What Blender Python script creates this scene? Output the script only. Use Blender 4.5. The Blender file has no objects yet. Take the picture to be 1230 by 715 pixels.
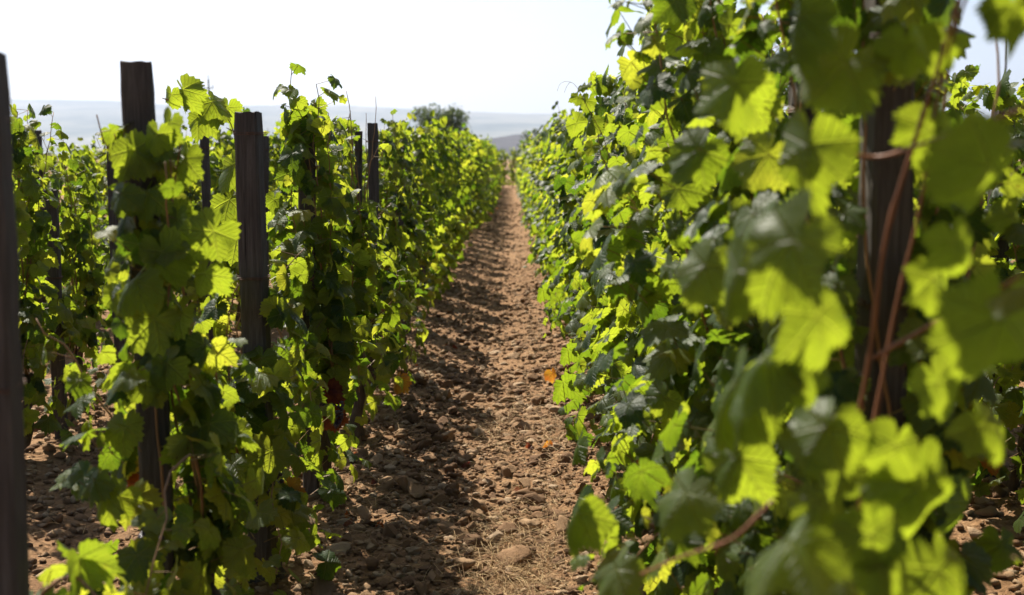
import bpy, math, random
import numpy as np
from mathutils import Vector, Matrix

# ------------------------------------------------------------------ camera, sky, sun, exposure
S = bpy.context.scene
COL = S.collection
R = math.radians
CAM_H = 1.63
PITCH = 6.6
FPX = 1450.0                        # focal length in pixels of the 1230 px wide photograph
cam_d = bpy.data.cameras.new("camera")
cam = bpy.data.objects.new("camera", cam_d)
COL.objects.link(cam)
cam.location = (0, 0, CAM_H)
cam.rotation_euler = (R(90 - PITCH), 0, 0)
cam_d.sensor_width = 36.0
cam_d.lens = FPX / 1230 * 36
cam_d.clip_start = 0.05
cam_d.clip_end = 60000
cam_d.dof.use_dof = True
cam_d.dof.focus_distance = 5.7
cam_d.dof.aperture_fstop = 2.7
cam_d.dof.aperture_blades = 9
S.camera = cam

SUN_EL, SUN_AZ = 49.0, -29.0        # azimuth from +Y, minus = towards the left
w = bpy.data.worlds.new("World")
S.world = w
w.use_nodes = True
nt = w.node_tree
bg = nt.nodes["Background"]
sky = nt.nodes.new("ShaderNodeTexSky")
sky.sky_type = 'NISHITA'
sky.sun_disc = False
sky.sun_elevation = R(SUN_EL)
sky.sun_rotation = R(SUN_AZ)
sky.altitude = 200
sky.air_density = 1.0
sky.dust_density = 2.2
nt.links.new(sky.outputs[0], bg.inputs[0])
bg.inputs[1].default_value = 0.05
sun_d = bpy.data.lights.new("sun", 'SUN')
sun_d.energy = 5.0
sun_d.angle = R(0.53)
sun_d.color = (1.0, 0.93, 0.82)
sun = bpy.data.objects.new("sun", sun_d)
COL.objects.link(sun)
SUN = Vector((math.sin(R(SUN_AZ)) * math.cos(R(SUN_EL)), math.cos(R(SUN_AZ)) * math.cos(R(SUN_EL)), math.sin(R(SUN_EL))))
sun.rotation_euler = SUN.to_track_quat('Z', 'Y').to_euler()
S.view_settings.view_transform = 'Standard'
S.view_settings.look = 'None'
S.view_settings.exposure = 1.5
S.view_settings.gamma = 1
S.view_settings.use_curve_mapping = False
S.cycles.use_denoising = True
S.cycles.max_bounces = 10
S.cycles.transmission_bounces = 8
S.cycles.transparent_max_bounces = 8
S.cycles.volume_bounces = 0
SUNV = np.array(SUN)

# ------------------------------------------------------------------ helpers
cp, sp = math.cos(R(PITCH)), math.sin(R(PITCH))
def at(px, py, d):
    """point of the place seen at photo pixel (px, py), d metres ahead of the camera"""
    x = (px - 615) / FPX; y = -(py - 357.5) / FPX
    v = Vector((x, cp + y * sp, -sp + y * cp))
    return Vector((0, 0, CAM_H)) + v * (d / v.y)

def tag(o, label=None, cat=None, group=None, kind=None):
    if label: o["label"] = label
    if cat: o["category"] = cat
    if group: o["group"] = group
    if kind: o["kind"] = kind
    return o

def empty(name, loc, rz=0.0, **k):
    o = bpy.data.objects.new(name, None)
    COL.objects.link(o)
    o.location = loc
    o.rotation_euler = (0, 0, rz)
    o.empty_display_size = 0.1
    return tag(o, **k)

def link(name, me, parent=None, loc=None):
    o = bpy.data.objects.new(name, me)
    COL.objects.link(o)
    if parent: o.parent = parent
    if loc is not None: o.location = loc
    return o

def tri_mesh(name, V, F, mats, smooth=True, attrs=None, mat_idx=None):
    """mesh from numpy arrays; F is (n,3) or (n,4)"""
    V = np.asarray(V, np.float32); F = np.asarray(F, np.int32)
    me = bpy.data.meshes.new(name)
    k = F.shape[1]
    me.vertices.add(len(V)); me.vertices.foreach_set("co", V.ravel())
    me.loops.add(F.size); me.loops.foreach_set("vertex_index", F.ravel())
    me.polygons.add(len(F)); me.polygons.foreach_set("loop_start", np.arange(len(F), dtype=np.int32) * k)
    me.polygons.foreach_set("use_smooth", np.full(len(F), smooth))
    for m in (mats if isinstance(mats, (list, tuple)) else [mats]): me.materials.append(m)
    if mat_idx is not None: me.polygons.foreach_set("material_index", np.asarray(mat_idx, np.int32))
    for n, a in (attrs or {}).items():
        a = np.asarray(a, np.float32)
        at_ = me.attributes.new(n, 'FLOAT_VECTOR' if a.ndim == 2 else 'FLOAT', 'POINT')
        at_.data.foreach_set("vector" if a.ndim == 2 else "value", a.ravel())
    me.update(); me.validate()
    return me

def tube(P, r, sides=6, cap=True, rng=None, rough=0.0):
    """triangles of a tube through points P with radii r"""
    P = np.asarray(P, float); n = len(P)
    r = np.broadcast_to(np.asarray(r, float), (n,))
    T = np.gradient(P, axis=0); T /= np.linalg.norm(T, axis=1)[:, None] + 1e-9
    up = np.array([0.31, 0.95, 0.05]) if abs(T[0][2]) > 0.6 else np.array([0, 0, 1.0])
    V = []
    for i in range(n):
        a = np.cross(T[i], up); a /= np.linalg.norm(a) + 1e-9
        b = np.cross(T[i], a)
        for s in range(sides):
            t = 2 * math.pi * s / sides
            q = r[i] * (1 + (rng.uniform(-rough, rough) if rough else 0))
            V.append(P[i] + q * (math.cos(t) * a + math.sin(t) * b))
    F = []
    for i in range(n - 1):
        for s in range(sides):
            a0, a1 = i * sides + s, i * sides + (s + 1) % sides
            F += [(a0, a1, a1 + sides), (a0, a1 + sides, a0 + sides)]
    if cap:
        for base, flip in ((0, 1), ((n - 1) * sides, 0)):
            V.append(P[0] if base == 0 else P[-1]); c = len(V) - 1
            for s in range(sides):
                a, b = base + s, base + (s + 1) % sides
                F.append((c, b, a) if flip else (c, a, b))
    return np.array(V), np.array(F, int)

def join(parts):
    Vs, Fs, k = [], [], 0
    for V, F in parts:
        Vs.append(V); Fs.append(np.asarray(F) + k); k += len(V)
    return np.concatenate(Vs), np.concatenate(Fs)

def hashn(ix, iy, seed):
    h = (ix.astype(np.int64) * 374761393 + iy.astype(np.int64) * 668265263 + seed * 1442695041) & 0xffffffff
    h = ((h ^ (h >> 13)) * 1274126177) & 0xffffffff
    return ((h ^ (h >> 16)) & 0xffff) / 65535.0
def vnoise(x, y, seed=0):
    ix, iy = np.floor(x), np.floor(y); fx, fy = x - ix, y - iy
    fx = fx * fx * (3 - 2 * fx); fy = fy * fy * (3 - 2 * fy)
    a, b = hashn(ix, iy, seed), hashn(ix + 1, iy, seed); c, d = hashn(ix, iy + 1, seed), hashn(ix + 1, iy + 1, seed)
    return (a + (b - a) * fx) * (1 - fy) + (c + (d - c) * fx) * fy
def fbm(x, y, oct=4, seed=0):
    s, a = 0, 0.5
    for i in range(oct):
        s = s + a * (vnoise(x * 2 ** i, y * 2 ** i, seed + i * 17) - 0.5); a *= 0.5
    return s

# ------------------------------------------------------------------ materials
class N:
    def __init__(s, name):
        s.m = bpy.data.materials.new(name); s.m.use_nodes = True
        s.t = s.m.node_tree; s.t.nodes.clear()
        s.out = s.n("ShaderNodeOutputMaterial")
    def n(s, typ, **k):
        x = s.t.nodes.new(typ)
        for a, b in k.items(): setattr(x, a, b)
        return x
    def l(s, a, b): s.t.links.new(a, b)
    def put(s, sock, v):
        if isinstance(v, bpy.types.NodeSocket): s.l(v, sock)
        else: sock.default_value = v
    def math(s, op, a, b=None, c=None, clamp=False):
        x = s.n("ShaderNodeMath", operation=op, use_clamp=clamp)
        for i, v in enumerate((a, b, c)):
            if v is not None: s.put(x.inputs[i], v)
        return x.outputs[0]
    def mix(s, f, a, b, mode='MIX'):
        x = s.n("ShaderNodeMix", data_type='RGBA', blend_type=mode)
        s.put(x.inputs[0], f)
        for i, v in ((6, a), (7, b)):
            if isinstance(v, tuple): v = (*v, 1) if len(v) == 3 else v
            s.put(x.inputs[i], v)
        return x.outputs[2]
    def ramp(s, f, stops, interp='LINEAR'):
        x = s.n("ShaderNodeValToRGB"); x.color_ramp.interpolation = interp
        e = x.color_ramp.elements
        while len(e) < len(stops): e.new(0.5)
        for q, (p, c) in zip(e, stops):
            q.position = p; q.color = (*c, 1) if isinstance(c, tuple) else (c, c, c, 1)
        s.put(x.inputs[0], f)
        return x.outputs[0]
    def noise(s, vec, scale, detail=4, rough=0.55):
        x = s.n("ShaderNodeTexNoise"); x.inputs["Scale"].default_value = scale
        x.inputs["Detail"].default_value = detail; x.inputs["Roughness"].default_value = rough
        if vec is not None: s.l(vec, x.inputs["Vector"])
        return x.outputs["Fac"]
    def bump(s, h, strength, dist):
        x = s.n("ShaderNodeBump"); x.inputs["Strength"].default_value = strength; x.inputs["Distance"].default_value = dist
        s.l(h, x.inputs["Height"]); return x.outputs[0]
    def bsdf(s, col, rough=0.8, normal=None, spec=0.3):
        x = s.n("ShaderNodeBsdfPrincipled")
        if isinstance(col, tuple): col = (*col, 1)
        s.put(x.inputs["Base Color"], col); s.put(x.inputs["Roughness"], rough)
        x.inputs["Specular IOR Level"].default_value = spec
        if normal is not None: s.l(normal, x.inputs["Normal"])
        return x.outputs[0]
    def done(s, sh):
        s.l(sh, s.out.inputs[0]); return s.m

def leaf_material(name, detail=True):
    k = N(name)
    a = k.n("ShaderNodeAttribute", attribute_name="leafco")
    sep = k.n("ShaderNodeSeparateXYZ"); k.l(a.outputs["Vector"], sep.inputs[0])
    u, v, age = sep.outputs
    geo = k.n("ShaderNodeNewGeometry")
    rnd = geo.outputs["Random Per Island"]
    tc = k.n("ShaderNodeTexCoord").outputs["Object"]
    mott = k.noise(tc, 26, 3)
    f = k.math('ADD', k.math('MULTIPLY', rnd, 0.75), k.math('MULTIPLY', mott, 0.35))
    col = k.ramp(f, [(0.1, (0.013, 0.032, 0.008)), (0.5, (0.024, 0.052, 0.009)), (0.85, (0.046, 0.082, 0.013)), (1.0, (0.075, 0.105, 0.016))])
    tr = k.ramp(f, [(0.1, (0.06, 0.14, 0.006)), (0.42, (0.215, 0.305, 0.011)), (0.72, (0.385, 0.46, 0.024)), (1.0, (0.54, 0.54, 0.035))])
    # autumn leaves: yellow edge first, then orange and brick red
    ag = k.math('ADD', age, k.math('MULTIPLY', k.math('SUBTRACT', mott, 0.5), 0.55))
    aged = k.ramp(ag, [(0.3, (0.16, 0.15, 0.02)), (0.55, (0.30, 0.17, 0.02)), (0.75, (0.26, 0.075, 0.015)), (1.0, (0.09, 0.018, 0.013))])
    agf = k.math('MULTIPLY', k.math('SUBTRACT', ag, 0.28), 5.0, clamp=True)
    nrm = None
    if detail:
        r = k.math('SQRT', k.math('ADD', k.math('MULTIPLY', u, u), k.math('MULTIPLY', v, v)))
        th = k.math('ABSOLUTE', k.math('ARCTAN2', u, v))
        d = k.math('MINIMUM', k.math('ABSOLUTE', th), k.math('MINIMUM', k.math('ABSOLUTE', k.math('SUBTRACT', th, 0.93)), k.math('ABSOLUTE', k.math('SUBTRACT', th, 1.92))))
        t = k.math('MULTIPLY', r, k.math('SINE', d)); s_ = k.math('MULTIPLY', r, k.math('COSINE', d))
        main = k.math('SUBTRACT', 1.0, k.math('DIVIDE', t, k.math('MULTIPLY_ADD', r, -0.022, 0.042)), clamp=True)
        q = k.math('FRACT', k.math('MULTIPLY', k.math('SUBTRACT', s_, k.math('MULTIPLY', t, 0.85)), 6.5))
        sec = k.math('MULTIPLY', k.math('SUBTRACT', 1.0, k.math('DIVIDE', k.math('ABSOLUTE', k.math('SUBTRACT', q, 0.5)), 0.13), clamp=True), 0.45)
        vein = k.math('MAXIMUM', main, sec)
        col = k.mix(k.math('MULTIPLY', vein, 0.6), col, (0.15, 0.19, 0.055))
        tr = k.mix(k.math('MULTIPLY', vein, 0.6), tr, k.mix(0.5, k.mix(1.0, tr, (1.5, 1.4, 1.6), 'MULTIPLY'), (0.34, 0.36, 0.06)))
        puff = k.math('SUBTRACT', k.math('MULTIPLY', mott, 0.6), vein)
        nrm = k.bump(puff, 0.8, 0.009)
    spot = k.ramp(k.noise(tc, 75, 2), [(0.68, 0.0), (0.73, 1.0)])
    brn = k.math('MULTIPLY', spot, k.math('MULTIPLY_ADD', rnd, 1.4, -0.5, clamp=True))
    back = geo.outputs["Backfacing"]
    col = k.mix(k.math('MULTIPLY', back, 0.75), col, k.mix(0.6, col, (0.16, 0.20, 0.10)))
    col = k.mix(agf, col, aged)
    tr = k.mix(agf, tr, k.mix(1.0, aged, (1.6, 1.5, 1.2), 'MULTIPLY'))
    col = k.mix(brn, col, (0.14, 0.075, 0.03)); tr = k.mix(brn, tr, (0.16, 0.07, 0.01))
    pr = k.bsdf(col, k.math('ADD', 0.52, k.math('MULTIPLY', back, 0.25)), nrm, 0.28)
    tl = k.n("ShaderNodeBsdfTranslucent"); k.l(tr, tl.inputs[0])
    if nrm is not None: k.l(nrm, tl.inputs[1])
    mx = k.n("ShaderNodeMixShader"); mx.inputs[0].default_value = 0.52
    k.l(pr, mx.inputs[1]); k.l(tl.outputs[0], mx.inputs[2])
    return k.done(mx.outputs[0])

M_LEAF = leaf_material("vine_leaf", True)
M_LEAF_FAR = leaf_material("vine_leaf_plain", False)

def simple(name, ramp, scale, rough=0.85, bump=0.4, dist=0.01, spec=0.25, stretch=None, detail=5):
    k = N(name)
    tc = k.n("ShaderNodeTexCoord").outputs["Object"]
    if stretch:
        mp = k.n("ShaderNodeMapping"); mp.inputs["Scale"].default_value = stretch; k.l(tc, mp.inputs[0]); tc = mp.outputs[0]
    f = k.noise(tc, scale, detail, 0.65)
    return k.done(k.bsdf(k.ramp(f, ramp), rough, k.bump(f, bump, dist), spec))

M_PET = simple("petiole_stem", [(0.3, (0.13, 0.14, 0.03)), (0.7, (0.24, 0.10, 0.045))], 9, 0.5)
M_CANE = simple("vine_cane", [(0.3, (0.15, 0.075, 0.035)), (0.7, (0.30, 0.17, 0.075))], 14, 0.6, 0.3, 0.003, stretch=(1, 1, 0.25))
M_BARK = simple("vine_bark", [(0.3, (0.035, 0.026, 0.02)), (0.7, (0.13, 0.095, 0.07))], 34, 0.95, 1.0, 0.02, stretch=(1, 1, 0.18))
M_GRAPE = simple("grape_skin", [(0.3, (0.010, 0.010, 0.022)), (0.7, (0.035, 0.022, 0.045))], 20, 0.4, 0.0, 0.001, spec=0.5)
M_WIRE = simple("rusty_wire", [(0.3, (0.05, 0.03, 0.02)), (0.7, (0.16, 0.08, 0.045))], 40, 0.6, 0.2, 0.001)
M_TWIG = simple("dry_twig", [(0.3, (0.22, 0.15, 0.09)), (0.7, (0.42, 0.33, 0.22))], 20, 0.8)

def wood_material():
    k = N("weathered_wood")
    tc = k.n("ShaderNodeTexCoord").outputs["Object"]
    oi = k.n("ShaderNodeObjectInfo").outputs["Random"]
    off = k.n("ShaderNodeCombineXYZ"); k.l(k.math('MULTIPLY', oi, 30), off.inputs[2]); k.l(k.math('MULTIPLY', oi, 7), off.inputs[0])
    ad = k.n("ShaderNodeVectorMath", operation='ADD'); k.l(tc, ad.inputs[0]); k.l(off.outputs[0], ad.inputs[1])
    mp = k.n("ShaderNodeMapping"); mp.inputs["Scale"].default_value = (1, 1, 0.045); k.l(ad.outputs[0], mp.inputs[0])
    grain = k.noise(mp.outputs[0], 130, 5, 0.65)
    blot = k.noise(ad.outputs[0], 6, 4)
    mp2 = k.n("ShaderNodeMapping"); mp2.inputs["Scale"].default_value = (1, 1, 0.03); k.l(ad.outputs[0], mp2.inputs[0])
    crack = k.ramp(k.noise(mp2.outputs[0], 46, 3), [(0.27, 0.0), (0.33, 1.0)])
    c = k.ramp(grain, [(0.25, (0.036, 0.031, 0.026)), (0.5, (0.080, 0.070, 0.060)), (0.8, (0.165, 0.148, 0.128))])
    c = k.mix(k.math('MULTIPLY', blot, 0.8), c, (0.045, 0.034, 0.027))
    c = k.mix(crack, (0.014, 0.011, 0.010), c)
    h = k.math('ADD', k.math('MULTIPLY', grain, 0.5), crack)
    return k.done(k.bsdf(c, 0.9, k.bump(h, 0.4, 0.003), 0.2))
M_WOOD = wood_material()

def soil_material():
    k = N("stony_soil")
    P = k.n("ShaderNodeNewGeometry").outputs["Position"]
    big, mid, fine = k.noise(P, 0.8, 4), k.noise(P, 9, 5), k.noise(P, 60, 5, 0.7)
    vo = k.n("ShaderNodeTexVoronoi"); vo.inputs["Scale"].default_value = 26; k.l(P, vo.inputs["Vector"])
    f = k.math('ADD', k.math('MULTIPLY', mid, 0.5), k.math('MULTIPLY', fine, 0.5))
    c = k.ramp(f, [(0.3, (0.075, 0.040, 0.021)), (0.5, (0.208, 0.117, 0.055)), (0.72, (0.36, 0.232, 0.120))])
    c = k.mix(k.math('MULTIPLY', big, 0.55), c, (0.215, 0.116, 0.053))
    vs = k.ramp(vo.outputs["Distance"], [(0.0, 1.0), (0.55, 0.0)])
    h = k.math('ADD', k.math('MULTIPLY', vs, 0.8), k.math('ADD', mid, fine))
    return k.done(k.bsdf(c, 0.95, k.bump(h, 0.8, 0.03), 0.15))
M_SOIL = soil_material()

def stone_material():
    k = N("field_stone")
    geo = k.n("ShaderNodeNewGeometry")
    f, g = k.noise(geo.outputs["Position"], 60, 5, 0.7), k.noise(geo.outputs["Position"], 300, 3)
    c = k.ramp(geo.outputs["Random Per Island"], [(0.0, (0.10, 0.056, 0.030)), (0.4, (0.22, 0.127, 0.064)), (0.75, (0.35, 0.23, 0.125)), (1.0, (0.42, 0.315, 0.205))])
    c = k.mix(k.math('MULTIPLY', f, 0.75), c, (0.165, 0.096, 0.052))
    return k.done(k.bsdf(c, 0.95, k.bump(k.math('ADD', f, g), 0.7, 0.012), 0.15))
M_STONE = stone_material()

def straw_material():
    k = N("dry_straw")
    r = k.n("ShaderNodeNewGeometry").outputs["Random Per Island"]
    c = k.ramp(r, [(0, (0.20, 0.11, 0.05)), (0.5, (0.36, 0.23, 0.105)), (1, (0.52, 0.38, 0.19))])
    return k.done(k.bsdf(c, 0.7, None, 0.3))
M_STRAW = straw_material()

def land_material(name, a, b, scale):
    k = N(name)
    P = k.n("ShaderNodeNewGeometry").outputs["Position"]
    f = k.noise(P, scale, 8, 0.65)
    return k.done(k.bsdf(k.ramp(f, [(0.35, a), (0.65, b)]), 1.0, None, 0.0))
M_MOUNT = land_material("mountain_scrub", (0.06, 0.075, 0.05), (0.20, 0.19, 0.14), 0.0014)
M_HILL = land_material("bare_hill", (0.075, 0.078, 0.088), (0.115, 0.115, 0.125), 0.012)
k = N("tree_leaf")
_r = k.n("ShaderNodeNewGeometry").outputs["Random Per Island"]
_c = k.ramp(_r, [(0, (0.025, 0.042, 0.016)), (0.6, (0.05, 0.07, 0.028)), (1, (0.085, 0.10, 0.045))])
_t = k.n("ShaderNodeBsdfTranslucent"); k.l(k.mix(1.0, _c, (2.2, 2.4, 1.2), 'MULTIPLY'), _t.inputs[0])
_m = k.n("ShaderNodeMixShader"); _m.inputs[0].default_value = 0.3
k.l(k.bsdf(_c, 0.6), _m.inputs[1]); k.l(_t.outputs[0], _m.inputs[2])
M_TREE = k.done(_m.outputs[0])

# ------------------------------------------------------------------ ground, mountains, hill
def axis(segs):
    out = []
    for a, b, st in segs: out += list(np.arange(a, b, st))
    return np.array(out)
xs = axis([(-30000, -3000, 3000), (-3000, -300, 300), (-300, -30, 30), (-30, -6, 2), (-6, -3.2, 0.15), (-3.2, -1.6, 0.05), (-1.6, 1.2, 0.022), (1.2, 3.2, 0.06), (3.2, 6, 0.2), (6, 30, 2), (30, 300, 30), (300, 3000, 300), (3000, 33000, 3000)])
ys = axis([(-300, -20, 40), (-20, 0, 2), (0, 2.6, 0.1), (2.6, 9, 0.022), (9, 20, 0.045), (20, 45, 0.12), (45, 90, 0.5), (90, 300, 10), (300, 3000, 150), (3000, 33000, 1500)])
def ground_z(X, Y):
    near = np.exp(-(np.maximum(np.hypot(X, Y) - 40, 0) / 25) ** 2)
    z = 0.045 * fbm(X * 3, Y * 3, 3, 3) + 0.055 * fbm(X * 11, Y * 11, 3, 9) + 0.03 * np.abs(fbm(X * 26, Y * 26, 2, 21))
    z = z + 0.035 * np.cos((X + 0.07) / 1.75 * 2 * math.pi + math.pi)          # a shallow trough between the rows
    return z * near - 0.02
X, Y = np.meshgrid(xs, ys)
Z = ground_z(X, Y)
nx, ny = len(xs), len(ys)
idx = np.arange(nx * ny).reshape(ny, nx)
Fq = np.stack([idx[:-1, :-1], idx[:-1, 1:], idx[1:, 1:], idx[1:, :-1]], -1).reshape(-1, 4)
tag(link("ground", tri_mesh("ground", np.stack([X, Y, Z], -1).reshape(-1, 3), Fq, M_SOIL)), kind="structure",
    label="brown stony vineyard soil between the rows of vines", cat="ground")

def terrain(name, x0, x1, y0, y1, nx, ny, hf, mat, label, cat):
    X, Y = np.meshgrid(np.linspace(x0, x1, nx), np.linspace(y0, y1, ny))
    Z = hf(X, Y)
    idx = np.arange(nx * ny).reshape(ny, nx)
    F = np.stack([idx[:-1, :-1], idx[:-1, 1:], idx[1:, 1:], idx[1:, :-1]], -1).reshape(-1, 4)
    return tag(link(name, tri_mesh(name, np.stack([X, Y, Z], -1).reshape(-1, 3), F, mat)), kind="structure", label=label, cat=cat)

def mountain_h(X, Y):
    px = 615 + X / Y * FPX
    crest = np.interp(px, [-600, 0, 60, 130, 220, 330, 420, 500, 560, 640, 800, 1000, 1230, 1800], [118, 121, 122, 122, 128, 128, 126, 131, 134, 137, 140, 141, 144, 146])
    rise = np.clip((Y - 8000) / 5000, 0, 1)
    H = (190 - crest) / FPX * 13000
    fall = np.clip((17000 - Y) / 4000, 0, 1)
    z = H * (rise ** 0.8) * np.minimum(fall, 1) + (fbm(X / 1500, Y / 900, 5, 5) * 150 + 25 * fbm(X / 260, Y / 260, 3, 8)) * rise * (1 - 0.75 * rise) + 70 * fbm(X / 900, Y / 2500, 5, 41) * rise
    return z + 6 * fbm(X / 500, Y / 500, 4, 31) * rise - 2
terrain("mountains", -14000, 12000, 8000, 17000, 260, 110, mountain_h, M_MOUNT, "long pale blue mountain ridge under the white sky", "mountains")
def hill_h(X, Y):
    # ridge climbs from the left to a flat shoulder; 1.6 km away
    t = np.clip((X + 42) / 46, 0, 1)
    prof = 24 + 9 * t + 3 * fbm(X / 30, Y / 30, 3, 4) - 26 * np.clip((-X - 42) / 60, 0, 1)
    prof = prof - 18 * np.clip((X - 30) / 120, 0, 1)
    return prof * np.clip(1 - (np.abs(Y - 1600) / 260) ** 2, 0, 1) - 1
terrain("hill", -140, 220, 1300, 1900, 90, 50, hill_h, M_HILL, "small grey hill showing over the far end of the path", "hill")

# ------------------------------------------------------------------ air
bm_v = [(x, y, z) for x in (-16000, 16000) for y in (-400, 18500) for z in (-8, 1400)]
bm_f = [(0, 1, 3, 2), (4, 6, 7, 5), (0, 4, 5, 1), (2, 3, 7, 6), (0, 2, 6, 4), (1, 5, 7, 3)]
HAZE_ON = True
if HAZE_ON:
    hm = bpy.data.materials.new("haze"); hm.use_nodes = True
    t = hm.node_tree; t.nodes.clear()
    o_ = t.nodes.new("ShaderNodeOutputMaterial"); pv = t.nodes.new("ShaderNodeVolumePrincipled")
    pv.inputs["Color"].default_value = (0.53, 0.62, 0.82, 1)
    pv.inputs["Density"].default_value = 0.66e-4
    pv.inputs["Anisotropy"].default_value = 0.4
    t.links.new(pv.outputs[0], o_.inputs["Volume"])
    hz = link("haze", tri_mesh("haze", bm_v, bm_f, hm, smooth=False))
    tag(hz, kind="stuff", label="thin pale haze that fades the distant mountains", cat="haze")

# ------------------------------------------------------------------ vine leaves
def leaf_shape(nout, rings):
    """grape leaf in its own plane: petiole joint at the origin, tip towards +v"""
    if nout >= 40:
        th = np.linspace(-math.pi, math.pi, nout, endpoint=False)
    else:
        th = np.linspace(-math.pi, math.pi, nout, endpoint=False) + 0.0001
    a = np.abs(th)
    r = np.interp(a, [0, 0.22, 0.50, 0.72, 0.95, 1.18, 1.45, 1.7, 1.95, 2.25, 2.55, 2.82, 3.0, math.pi],
                  [1.0, 0.92, 0.78, 0.83, 0.92, 0.84, 0.72, 0.73, 0.79, 0.72, 0.69, 0.62, 0.42, 0.10])
    if nout >= 40:
        teeth = np.where(np.arange(nout) % 2 == 0, 1.06, 0.94) + np.random.default_rng(nout).uniform(-.035, .035, nout)
        r = r * np.where(a < 2.85, teeth, 1.0)
    P = [np.zeros((1, 2))]
    for q in rings:
        P.append(np.stack([np.sin(th) * r * q, np.cos(th) * r * q], -1))
    P = np.concatenate(P)
    F = []
    for i in range(nout):
        F.append((0, 1 + (i + 1) % nout, 1 + i))
    for k_ in range(len(rings) - 1):
        b0, b1 = 1 + k_ * nout, 1 + (k_ + 1) * nout
        for i in range(nout):
            j = (i + 1) % nout
            F += [(b0 + i, b0 + j, b1 + j), (b0 + i, b1 + j, b1 + i)]
    return P, np.array(F, int)
LOD = {"hero": leaf_shape(84, [0.3, 0.55, 0.8, 1.0]), "near": leaf_shape(46, [0.55, 1.0]), "mid": leaf_shape(18, [0.55, 1.0]), "far": leaf_shape(9, [1.0])}

def leaf_arrays(L, lod, rng):
    """L: dict of pos (N,3), nrm (N,3), tip (N,3), size (N), age (N) -> vertices, faces, leafco"""
    P, F = LOD[lod]
    n, p = len(L["pos"]), len(P)
    nr = L["nrm"] / (np.linalg.norm(L["nrm"], axis=1)[:, None] + 1e-9)
    tp = L["tip"] - nr * np.sum(L["tip"] * nr, 1)[:, None]
    tp /= np.linalg.norm(tp, axis=1)[:, None] + 1e-9
    sd = np.cross(tp, nr)
    u, v = P[:, 0][None], P[:, 1][None]
    rr = np.hypot(u, v); th = np.arctan2(u, v)
    fold = rng.uniform(-0.1, 0.8, (n, 1)); droop = rng.uniform(-0.1, 0.95, (n, 1)); wav = rng.uniform(0.04, 0.20, (n, 1))
    ph = rng.uniform(0, 6.28, (n, 1)); side = rng.uniform(-0.25, 0.25, (n, 1))
    if "curl" in L: fold = fold + L["curl"][:, None]; droop = droop + L["curl"][:, None]
    w_ = -fold * np.sqrt(u * u + 0.015) - droop * np.sign(v) * v * v * 0.7 + wav * np.sin(3 * th + ph) * rr ** 2 + 0.07 * np.sin(7 * th + 2 * ph) * rr ** 3 + side * u * v - 0.16 * rr ** 3
    asp = rng.uniform(0.86, 1.16, (n, 1))
    form = 1 + rng.normal(0, .055, (n, 1)) * np.cos(3 * th + rng.uniform(0, 6.28, (n, 1))) + rng.normal(0, .05, (n, 1)) * np.cos(5 * th + rng.uniform(0, 6.28, (n, 1))) + rng.normal(0, .06, (n, 1)) * np.cos(2 * th + rng.uniform(0, 6.28, (n, 1)))
    u = u * form; v = v * form
    s = L["size"][:, None]
    V = L["pos"][:, None, :] + (u * asp * s)[..., None] * sd[:, None, :] + (v * s)[..., None] * tp[:, None, :] + (w_ * s)[..., None] * nr[:, None, :]
    co = np.empty((n, p, 3)); co[..., 0] = P[:, 0][None]; co[..., 1] = P[:, 1][None]; co[..., 2] = L["age"][:, None]
    Fa = (np.arange(n)[:, None, None] * p + F[None]).reshape(-1, 3)
    return V.reshape(-1, 3), Fa, co.reshape(-1, 3)

def petiole_arrays(A, B, r):
    """three-sided stalks from points A to points B"""
    n = len(A)
    d = B - A; d /= np.linalg.norm(d, axis=1)[:, None] + 1e-9
    ref = np.where(np.abs(d[:, 2:3]) > 0.8, np.array([[1.0, 0, 0]]), np.array([[0, 0, 1.0]]))
    a = np.cross(d, ref); a /= np.linalg.norm(a, axis=1)[:, None] + 1e-9
    b = np.cross(d, a)
    V = np.empty((n, 6, 3))
    for i in range(3):
        o = (math.cos(2.0944 * i) * a + math.sin(2.0944 * i) * b) * r
        V[:, i] = A + o; V[:, 3 + i] = B + o * 0.8
    f = np.array([(0, 1, 4), (0, 4, 3), (1, 2, 5), (1, 5, 4), (2, 0, 3), (2, 3, 5)])
    return V.reshape(-1, 3), (np.arange(n)[:, None, None] * 6 + f[None]).reshape(-1, 3)

def foliage_mesh(name, L, lod, rng, stalks=True):
    V, F, co = leaf_arrays(L, lod, rng)
    mi = np.zeros(len(F), int)
    if stalks and "root" in L:
        PV, PF = petiole_arrays(L["root"], L["pos"], 0.0017)
        F = np.concatenate([F, PF + len(V)]); V = np.concatenate([V, PV]); co = np.concatenate([co, np.zeros((len(PV), 3))])
        mi = np.concatenate([mi, np.ones(len(PF), int)])
    return tri_mesh(name, V, F, [M_LEAF if lod in ("hero", "near") else M_LEAF_FAR, M_PET], attrs={"leafco": co}, mat_idx=mi)

def cane_path(rng, p0, p1, n=14, wob=0.05, sag=0.0):
    t = np.linspace(0, 1, n)[:, None]
    mid = (p0 + p1) / 2 + np.array([rng.normal(0, 0.10), rng.normal(0, 0.10), 0.12 - sag])
    P = (1 - t) ** 2 * p0 + 2 * t * (1 - t) * mid + t * t * p1
    w_ = rng.normal(0, wob, (n, 3)); w_[:, 2] *= 0.3; w_[0] = 0
    w_ = np.cumsum(w_, 0) * 0.35
    return P + w_ * t

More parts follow.
